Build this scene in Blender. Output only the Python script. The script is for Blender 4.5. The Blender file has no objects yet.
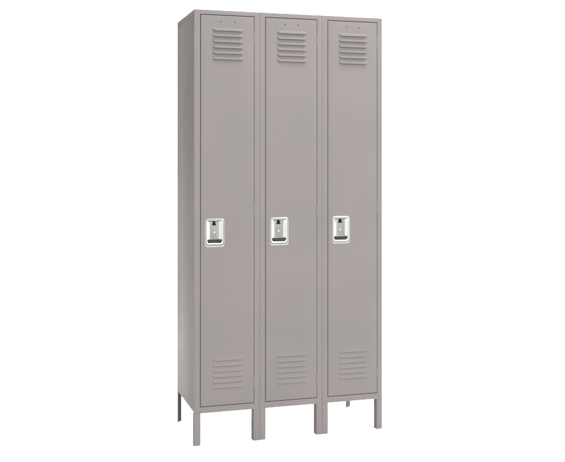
import bpy, bmesh, math, random
from mathutils import Vector
IN = 0.0254
scene = bpy.context.scene
C = scene.collection
random.seed(4)

# ------------------------------------------------------------------ materials
def new_mat(name):
    m = bpy.data.materials.new(name); m.use_nodes = True
    nt = m.node_tree
    return m, nt, nt.nodes['Principled BSDF']

def paint(name, col):
    """semi-gloss baked enamel on sheet steel: orange peel, faint hand marks, slight dents"""
    m, nt, b = new_mat(name)
    N, L = nt.nodes, nt.links
    tc = N.new('ShaderNodeNewGeometry')
    big = N.new('ShaderNodeTexNoise'); big.inputs['Scale'].default_value = 3.2; big.inputs['Detail'].default_value = 3
    L.new(tc.outputs['Position'], big.inputs['Vector'])
    ramp = N.new('ShaderNodeValToRGB')
    ramp.color_ramp.elements[0].position = .3; ramp.color_ramp.elements[1].position = .72
    ramp.color_ramp.elements[0].color = (*[c*.955 for c in col], 1)
    ramp.color_ramp.elements[1].color = (col[0]*1.045, col[1]*1.02, col[2]*1.02, 1)
    L.new(big.outputs['Fac'], ramp.inputs['Fac']); L.new(ramp.outputs['Color'], b.inputs['Base Color'])
    rn = N.new('ShaderNodeTexNoise'); rn.inputs['Scale'].default_value = 14; rn.inputs['Detail'].default_value = 5
    L.new(tc.outputs['Position'], rn.inputs['Vector'])
    mr = N.new('ShaderNodeMapRange'); mr.inputs['To Min'].default_value = .5; mr.inputs['To Max'].default_value = .62
    L.new(rn.outputs['Fac'], mr.inputs['Value']); L.new(mr.outputs['Result'], b.inputs['Roughness'])
    peel = N.new('ShaderNodeTexNoise'); peel.inputs['Scale'].default_value = 420; peel.inputs['Detail'].default_value = 1
    dent = N.new('ShaderNodeTexNoise'); dent.inputs['Scale'].default_value = 5; dent.inputs['Detail'].default_value = 1
    L.new(tc.outputs['Position'], peel.inputs['Vector']); L.new(tc.outputs['Position'], dent.inputs['Vector'])
    b1 = N.new('ShaderNodeBump'); b1.inputs['Strength'].default_value = .12; b1.inputs['Distance'].default_value = .0004
    b2 = N.new('ShaderNodeBump'); b2.inputs['Strength'].default_value = .2; b2.inputs['Distance'].default_value = .0035
    L.new(peel.outputs['Fac'], b1.inputs['Height']); L.new(dent.outputs['Fac'], b2.inputs['Height'])
    L.new(b1.outputs['Normal'], b2.inputs['Normal']); L.new(b2.outputs['Normal'], b.inputs['Normal'])
    b.inputs['Specular IOR Level'].default_value = .035
    return m

def steel(name, col, rough):
    m, nt, b = new_mat(name)
    N, L = nt.nodes, nt.links
    b.inputs['Metallic'].default_value = 1; b.inputs['Base Color'].default_value = (*col, 1)
    tc = N.new('ShaderNodeTexCoord')
    mp = N.new('ShaderNodeMapping'); mp.inputs['Scale'].default_value = (900, 900, 40)
    no = N.new('ShaderNodeTexNoise'); no.inputs['Scale'].default_value = 1; no.inputs['Detail'].default_value = 2
    L.new(tc.outputs['Object'], mp.inputs['Vector']); L.new(mp.outputs['Vector'], no.inputs['Vector'])
    mr = N.new('ShaderNodeMapRange'); mr.inputs['To Min'].default_value = rough-.06; mr.inputs['To Max'].default_value = rough+.1
    L.new(no.outputs['Fac'], mr.inputs['Value']); L.new(mr.outputs['Result'], b.inputs['Roughness'])
    return m

PAINT = (0.0800, 0.0740, 0.0716)
M_PAINT = paint('grey_enamel', PAINT)
M_STEEL = steel('stainless_steel', (.33, .338, .312), .2)
M_SHADE = steel('shade_metal', (.028, .031, .026), .35)  # dark colour for the two bars that stand in for shade in the cup
M_BLACK, _, b = new_mat('black_metal'); b.inputs['Base Color'].default_value = (.003, .003, .003, 1); b.inputs['Roughness'].default_value = .6; b.inputs['Specular IOR Level'].default_value = .05
M_FLOOR, nt, b = new_mat('white_studio_paper')
b.inputs['Roughness'].default_value = .9; b.inputs['Specular IOR Level'].default_value = .1
n = nt.nodes.new('ShaderNodeTexNoise'); n.inputs['Scale'].default_value = 2
r = nt.nodes.new('ShaderNodeValToRGB'); r.color_ramp.elements[0].color = (.88, .88, .88, 1); r.color_ramp.elements[1].color = (.91, .91, .91, 1)
nt.links.new(n.outputs['Fac'], r.inputs['Fac']); nt.links.new(r.outputs['Color'], b.inputs['Base Color'])

# ------------------------------------------------------------------ helpers (all lengths in inches)
def obj(name, bm, mat, parent=None, loc=(0, 0, 0), angle=32):
    bmesh.ops.recalc_face_normals(bm, faces=bm.faces[:])
    me = bpy.data.meshes.new(name)
    for v in bm.verts: v.co *= IN
    bm.to_mesh(me); bm.free()
    for p in me.polygons: p.use_smooth = True
    me.set_sharp_from_angle(angle=math.radians(angle))
    me.materials.append(mat)
    o = bpy.data.objects.new(name, me); C.objects.link(o)
    o.location = [c*IN for c in loc]
    if parent: o.parent = parent
    return o

def box(bm, x0, x1, y0, y1, z0, z1, bev=0.0):
    g = bmesh.ops.create_cube(bm, size=1)
    for v in g['verts']:
        v.co = Vector(((x0+x1)/2+v.co.x*(x1-x0), (y0+y1)/2+v.co.y*(y1-y0), (z0+z1)/2+v.co.z*(z1-z0)))
    if bev:
        es = list({e for v in g['verts'] for e in v.link_edges})
        bmesh.ops.bevel(bm, geom=es, offset=bev, segments=2, affect='EDGES', profile=.5)

def prism(bm, pts, z0, z1):
    """closed outline in x,y extruded along z"""
    a = [bm.verts.new((x, y, z0)) for x, y in pts]; b = [bm.verts.new((x, y, z1)) for x, y in pts]
    for i in range(len(pts)):
        j = (i+1) % len(pts); bm.faces.new((a[i], a[j], b[j], b[i]))
    bm.faces.new(a[::-1]); bm.faces.new(b)

def loft(bm, loops, cap_last=True, closed=False):
    vs = [[bm.verts.new(p) for p in l] for l in loops]
    n = len(vs[0])
    seq = list(zip(vs, vs[1:])) + ([(vs[-1], vs[0])] if closed else [])
    for a, b in seq:
        for i in range(n):
            j = (i+1) % n; bm.faces.new((a[i], a[j], b[j], b[i]))
    if cap_last: bm.faces.new(vs[-1])
    return vs

def rrect(x0, x1, z0, z1, r, y, k=6):
    out = []
    for cx, cz, a0 in ((x1-r, z1-r, 0), (x0+r, z1-r, 90), (x0+r, z0+r, 180), (x1-r, z0+r, 270)):
        for i in range(k+1):
            a = math.radians(a0+90*i/k); out.append((cx+r*math.cos(a), y, cz+r*math.sin(a)))
    return out

# ------------------------------------------------------------------ the setting
bm = bmesh.new()
s = 2400
vs = [bm.verts.new(p) for p in ((-s, -110, 0), (s, -110, 0), (s, s, 0), (-s, s, 0))]; bm.faces.new(vs)
fl = obj('floor', bm, M_FLOOR); fl['kind'] = 'structure'

# ------------------------------------------------------------------ the locker bank
root = bpy.data.objects.new('locker_bank', None); C.objects.link(root)
root.location = (0, 0, 0)
root['label'] = 'three joined tall grey steel lockers on short legs with silver recessed handles'
root['category'] = 'lockers'

W, D, Z0, Z1 = 36.0, 18.0, 5.75, 78.0
# sheet metal body
bm = bmesh.new(); box(bm, .03, .09, .55, D-.03, 5.95, 77.2, .02); obj('side_panel', bm, M_PAINT, root)
bm = bmesh.new(); box(bm, W-.09, W-.03, .55, D-.03, 5.95, 77.2, .02); obj('side_panel', bm, M_PAINT, root)
for x in (12, 24):
    bm = bmesh.new(); box(bm, x-.05, x+.05, .9, D-.08, 6.05, 77.85); obj('divider_panel', bm, M_PAINT, root)
bm = bmesh.new(); box(bm, .1, W-.1, D-.075, D-.01, 6.0, 77.9); obj('back_panel', bm, M_PAINT, root)
bm = bmesh.new(); box(bm, .1, W-.1, .62, D-.08, 5.9, 5.98); obj('bottom_panel', bm, M_PAINT, root)
# top with its edges turned down over the sides
bm = bmesh.new()
loft(bm, [[(0.0, .5, 77.1), (W, .5, 77.1), (W, D, 77.1), (0, D, 77.1)],
          [(0.0, .5, 77.9), (W, .5, 77.9), (W, D, 77.9), (0, D, 77.9)],
          [(.02, .5, 77.97), (W-.02, .5, 77.97), (W-.02, D-.02, 77.97), (.02, D-.02, 77.97)],
          [(.08, .52, 77.99), (W-.08, .52, 77.99), (W-.08, D-.08, 77.99), (.08, D-.08, 77.99)]])
obj('top_panel', bm, M_PAINT, root)

# --- front frame of one locker: a folded channel mitred round the door opening
def frame_bm():
    bm = bmesh.new()
    ox0, ox1, oz0, oz1 = .001, 11.999, Z0, Z1
    ix0, ix1, iz0, iz1 = 1.09, 11.03, 6.83, 77.2
    prof = [('o', 0, .5), ('o', 0, .09), ('o', .008, .035), ('o', .028, .008), ('o', .06, 0),
            ('i', .08, 0), ('i', .03, .012), ('i', .006, .04), ('i', 0, .09), ('i', 0, .62), ('i', -.45, .62), ('i', -.45, .67),
            ('i', .06, .67), ('i', .06, .14), ('o', .06, .14), ('o', .06, .5)]
    loops = []
    for t, d, y in prof:
        if t == 'o':
            db = d*.12 if d < .15 and y < .14 else d
            x0, x1, z0, z1 = ox0+d, ox1-d, oz0+db, oz1-d
        else:
            x0, x1, z0, z1 = ix0-d, ix1+d, iz0-d, iz1+d
        loops.append([(x0, y, z0), (x1, y, z0), (x1, y, z1), (x0, y, z1)])
    loft(bm, loops, cap_last=False, closed=True)
    return bm

# --- one door: folded sheet with the vent slots, the card holes and the handle cut-out really cut
DX0, DX1, DZ0, DZ1, DY = 1.19, 10.99, 6.925, 77.10, .035
HX0, HX1, HZ0, HZ1 = 2.02, 5.44, 35.5, 40.4
TOP = [74.32-1.032*i for i in range(6)]
BOT = [14.95-.985*i for i in range(6)]
LX0, LX1, LH = 3.35, 8.95, .80
HOLES = [(4.87, 76.0), (7.38, 76.0)]
def door_bm():
    bm = bmesh.new()
    e = .09
    xs = {DX0+e, DX1-e, HX0+.2, HX1-.2, LX0+.25, LX1-.25}
    zs = {DZ0+e, DZ1-e, HZ0+.2, HZ1-.2}
    skip = [(HX0+.2, HX1-.2, HZ0+.2, HZ1-.2)]
    for zb in TOP+BOT:
        zs |= {zb+.015, zb+.3}; skip.append((LX0+.25, LX1-.25, zb+.015, zb+.3))
    hs = .16; circ = []
    for x, z in HOLES:
        xs |= {x-hs, x+hs}; zs |= {z-hs, z+hs}; circ.append((x-hs, x+hs, z-hs, z+hs))
    xs = sorted(xs); zs = sorted(zs)
    V = {(i, j): bm.verts.new((x, DY, z)) for i, x in enumerate(xs) for j, z in enumerate(zs)}
    inside = lambda r, x, z: r[0] < x < r[1] and r[2] < z < r[3]
    for i in range(len(xs)-1):
        for j in range(len(zs)-1):
            cx, cz = (xs[i]+xs[i+1])/2, (zs[j]+zs[j+1])/2
            if any(inside(r, cx, cz) for r in skip): continue
            q = [V[i, j], V[i+1, j], V[i+1, j+1], V[i, j+1]]
            if any(inside(r, cx, cz) for r in circ):
                # square to round hole with a pressed rim
                rr = .095
                for a in range(4):
                    p0, p1 = q[a], q[(a+1) % 4]
                    a0 = math.radians(225+90*a)
                    arc = [bm.verts.new((cx+rr*math.cos(a0+math.pi/2*k/4), DY, cz+rr*math.sin(a0+math.pi/2*k/4))) for k in range(5)]
                    inn = [bm.verts.new((v.co.x, DY+.06, v.co.z)) for v in arc]
                    for k in range(4):
                        bm.faces.new((arc[k], arc[k+1], inn[k+1], inn[k]))
                    bm.faces.new([p0, p1]+arc[::-1])
                continue
            bm.faces.new(q)
    # rounded edge and folded return
    I, J = len(xs)-1, len(zs)-1
    per = [(i, 0) for i in range(I)]+[(I, j) for j in range(J)]+[(i, J) for i in range(I, 0, -1)]+[(0, j) for j in range(J, 0, -1)]
    prev = [V[p] for p in per]
    for d, y in ((.05, DY+.008), (.078, DY+.03), (.09, DY+.075), (.09, DY+.5), (-.5, DY+.5)):
        cur = []
        for i, j in per:
            x, z = xs[i], zs[j]
            x += (-d if i == 0 else d if i == I else 0); z += (-d if j == 0 else d if j == J else 0)
            cur.append(bm.verts.new((x, y, z)))
        for k in range(len(per)):
            l = (k+1) % len(per); bm.faces.new((prev[k], prev[l], cur[l], cur[k]))
        prev = cur
    bmesh.ops.remove_doubles(bm, verts=bm.verts[:], dist=.0005)
    return bm

def vent_bm(zbs, depth, steep=False):
    """six pressed hoods, each open along its lower edge"""
    bm = bmesh.new()
    nu, nv = 28, 8
    for zb in zbs:
        rows = []
        for v in range(nv+1):
            t = v/nv
            row = []
            for u in range(nu+1):
                s = u/nu
                # cluster columns at the ends
                s = .5-.5*math.cos(math.pi*s)
                x = LX0+(LX1-LX0)*s
                dd = min(x-LX0, LX1-x)
                k = min(1, dd/.5); e = math.sin(k*math.pi/2)**.8 if k > 0 else 0
                prof = max(0, (t-.28)/.72)**1.05 if steep else .35*math.sin(t*math.pi/2)+.65*t**2.2
                out = depth*e*prof
                z = zb+LH*(1-t)-.10*t*(1-e)*-1
                row.append(bm.verts.new((x, DY-.004-out, z)))
            rows.append(row)
        lip = []; up = []
        for u, vv in enumerate(rows[-1]):
            dd = min(vv.co.x-LX0, LX1-vv.co.x); k = min(1, dd/.5)
            lip.append(bm.verts.new((vv.co.x, vv.co.y+.035*k, vv.co.z-.006)))
            up.append(bm.verts.new((vv.co.x, vv.co.y+.06*k, vv.co.z+.12)))
        rows += [lip, up]
        for a, b in zip(rows, rows[1:]):
            for u in range(nu): bm.faces.new((a[u], a[u+1], b[u+1], b[u]))
    return bm

def cup_bm():
    bm = bmesh.new()
    L = []
    o = (1.96, 5.50, 35.42, 40.48)
    def rr(i, r, y): return rrect(o[0]+i, o[1]-i, o[2]+i, o[3]-i, r, y)
    L += [rr(0, .50, .034), rr(.0, .5, .01), rr(.012, .49, -.006), rr(.035, .47, -.014), rr(.08, .44, -.018), rr(.2, .38, -.024)]
    L += [rrect(2.26, 5.26, 36.00, 40.20, .34, -.026), rrect(2.30, 5.22, 36.04, 40.17, .33, -.01), rrect(2.36, 5.16, 36.08, 40.13, .30, .03)]
    L += [rrect(2.78, 4.72, 36.12, 40.09, .22, .31), rrect(2.85, 4.65, 36.18, 40.05, .18, .345), rrect(2.95, 4.55, 36.25, 39.98, .12, .355)]
    loft(bm, L)
    return bm

def hasp_bm():
    bm = bmesh.new()
    f = [(3.52, 40.04), (3.80, 40.04), (4.0, 39.28), (3.36, 39.28)]
    loft(bm, [[(x, .37, z) for x, z in f], [(x, .12, z) for x, z in f], [(x*.9+.369, .09, z*.9+3.97) for x, z in f]])
    return bm

def foot_shade_bm():
    """curved dark bar standing in for the shade along the foot of the cup"""
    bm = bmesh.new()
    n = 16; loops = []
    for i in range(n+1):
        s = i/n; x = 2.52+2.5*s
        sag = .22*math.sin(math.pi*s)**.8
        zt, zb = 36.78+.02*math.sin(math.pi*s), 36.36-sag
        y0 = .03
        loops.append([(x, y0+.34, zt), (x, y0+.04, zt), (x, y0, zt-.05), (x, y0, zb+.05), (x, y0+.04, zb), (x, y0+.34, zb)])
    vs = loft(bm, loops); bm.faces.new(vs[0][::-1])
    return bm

def rivet_bm(x, z, r, y, h):
    bm = bmesh.new(); L = []
    for k in range(5):
        a = math.pi/2*k/4.3
        L.append([(x+r*math.cos(a)*math.cos(t), y-h*math.sin(a), z+r*math.cos(a)*math.sin(t)) for t in [2*math.pi*q/20 for q in range(20)]])
    loft(bm, L); return bm

def hinge_bm(z0, z1):
    bm = bmesh.new()
    n = 3; g = .012
    h = (z1-z0)/n
    for k in range(n):
        a, b = z0+k*h+g, z0+(k+1)*h-g
        L = []
        for z, r in ((a, .07), (a+.02, .092), (b-.02, .092), (b, .07)):
            L.append([(10.995+r*math.cos(t), .055+r*math.sin(t), z) for t in [2*math.pi*q/16 for q in range(16)]])
        vs = loft(bm, L); bm.faces.new(vs[0][::-1])
    # leaf running back into the gap
    box(bm, 10.972, 11.03, .08, .5, z0+.03, z1-.03)
    return bm

def leg_bm(kind):
    """folded angle legs; x measured from the left edge of their locker"""
    bm = bmesh.new(); t = .07
    if kind == 'front_left':
        p = [(.001, 1.1), (.001, .09), (.009, .035), (.029, .008), (.061, 0), (.97, 0), (1.02, .015), (1.05, .06), (1.05, .22), (1.2, .22), (1.2, .29),
             (1.05-t, .29), (1.05-t, t), (.16, t), (.003+t, .16), (.003+t, 1.1)]
    elif kind == 'front_right':
        p = [(10.9, 1.6), (10.9, .09), (10.92, .03), (10.98, 0), (11.939, 0), (11.971, .008), (11.991, .035), (11.999, .09), (11.999, 1.0),
             (11.997-t, 1.0), (11.997-t, .16), (11.84, t), (10.9+t, t), (10.9+t, 1.6)]
    elif kind == 'rear_left':
        p = [(.03, 16.9), (.03, 17.9), (.1, 17.97), (.85, 17.97), (.85, 17.9), (.1, 17.9), (.1, 16.9)]
    else:
        p = [(10.98, 16.9), (10.98, 17.9), (11.05, 17.97), (11.95, 17.97), (11.95, 17.9), (11.05, 17.9), (11.05, 16.9)]
    prism(bm, p, 0, Z0-.002 if 'front' in kind else 6.02)
    return bm

# --- build one locker's front, then copy it twice
def copy_tree(o, parent, dx=0):
    c = o.copy(); C.objects.link(c); c.parent = parent
    c.location.x += dx
    for ch in list(o.children): copy_tree(ch, c)
    return c

frame = obj('front_frame', frame_bm(), M_PAINT, root)
door = obj('door', door_bm(), M_PAINT, root)
obj('louver_vent', vent_bm(TOP, .34, True), M_PAINT, door, angle=50)
obj('louver_vent', vent_bm(BOT, .13), M_PAINT, door, angle=50)
obj('recessed_handle', cup_bm(), M_STEEL, door, angle=22)
obj('padlock_hasp', hasp_bm(), M_BLACK, door)
bm = bmesh.new(); box(bm, 2.5, 5.02, .02, .3, 39.98, 40.12, .03); obj('lip_shade_bar', bm, M_SHADE, door)  # dark bar put in for the shade under the cup's top lip
obj('cup_foot_shade', foot_shade_bm(), M_SHADE, door)  # shade at the cup's foot, made as a dark bar
obj('rivet', rivet_bm(3.70, 38.0, .16, .36, .09), M_STEEL, door)
for z0, z1 in ((72.33, 74.41), (40.84, 43.03), (9.78, 11.72)):
    obj('hinge', hinge_bm(z0, z1), M_PAINT, door)
legL = obj('leg', leg_bm('front_left'), M_PAINT, root)
legR = obj('leg', leg_bm('front_right'), M_PAINT, root)
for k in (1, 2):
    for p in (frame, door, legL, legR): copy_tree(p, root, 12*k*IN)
obj('leg', leg_bm('rear_left'), M_PAINT, root)
obj('leg', leg_bm('rear_right'), M_PAINT, root, (24, 0, 0))

# ------------------------------------------------------------------ light: a white studio, dimmer on the camera's side
w = bpy.data.worlds.new('World'); scene.world = w; w.use_nodes = True
nt = w.node_tree; N, L = nt.nodes, nt.links
bg = N['Background']
tc = N.new('ShaderNodeTexCoord'); sp = N.new('ShaderNodeSeparateXYZ'); L.new(tc.outputs['Generated'], sp.inputs[0])
def math_node(op, a, b):
    n = N.new('ShaderNodeMath'); n.operation = op
    for i, v in enumerate((a, b)):
        if isinstance(v, (int, float)): n.inputs[i].default_value = v
        else: L.new(v, n.inputs[i])
    return n.outputs[0]
# the dark end of the studio lies behind the camera, the left side is a little dimmer
dk = N.new('ShaderNodeVectorMath'); dk.operation = 'DOT_PRODUCT'
L.new(tc.outputs['Generated'], dk.inputs[0]); dk.inputs[1].default_value = (.27, -.963, 0)
dark = math_node('POWER', math_node('MAXIMUM', dk.outputs['Value'], 0.0), 6.0)
left = math_node('MAXIMUM', math_node('MULTIPLY', sp.outputs['X'], -1.0), 0.0)
back = math_node('MAXIMUM', sp.outputs['Y'], 0.0)
val = math_node('SUBTRACT', math_node('SUBTRACT', 5.6, math_node('MULTIPLY', dark, 5.0)), math_node('MULTIPLY', left, 4.2))
val = math_node('SUBTRACT', val, math_node('MULTIPLY', back, 3.6))
val = math_node('MAXIMUM', val, .3)
L.new(val, bg.inputs['Strength']); bg.inputs['Color'].default_value = (1, 1, 1, 1)

def softbox(name, loc, target, sx, sy, power):
    l = bpy.data.lights.new(name, 'AREA'); l.shape = 'RECTANGLE'; l.size = sx; l.size_y = sy; l.energy = power
    o = bpy.data.objects.new(name, l); C.objects.link(o); o.location = loc
    o.rotation_euler = (Vector(target)-Vector(loc)).to_track_quat('-Z', 'Y').to_euler()
    return o
softbox('key_light', (2.4, -4.3, 3.0), (.5, 0, .8), 1.6, 1.6, 310)
softbox('overhead_light', (.9, -.95, 4.0), (.5, 0, 1.6), 1.6, 1.2, 105)

softbox('under_fill_light', (.68, 3.1, .75), (.5, .25, 0), .5, .9, 175)  # unseen lamp added to lift the floor shade under the cabinet

# ------------------------------------------------------------------ camera (solved from the photograph)
cam = bpy.data.cameras.new('camera'); co = bpy.data.objects.new('camera', cam); C.objects.link(co)
co.location = (-32.1267*IN, -173.3087*IN, 50.997*IN)
co.rotation_euler = (math.pi/2+.0054, 0, -.3257)
cam.sensor_fit = 'HORIZONTAL'; cam.sensor_width = 36; cam.lens = 977.2249/565*36
cam.shift_x = -(334.2739-282.5)/565; cam.shift_y = -(231-154.9736)/565
cam.clip_start = .05; cam.clip_end = 500
scene.camera = co
scene.view_settings.view_transform = 'Standard'; scene.view_settings.look = 'None'
scene.view_settings.exposure = 0; scene.view_settings.gamma = 1
scene.render.resolution_x = 1024; scene.render.resolution_y = 837
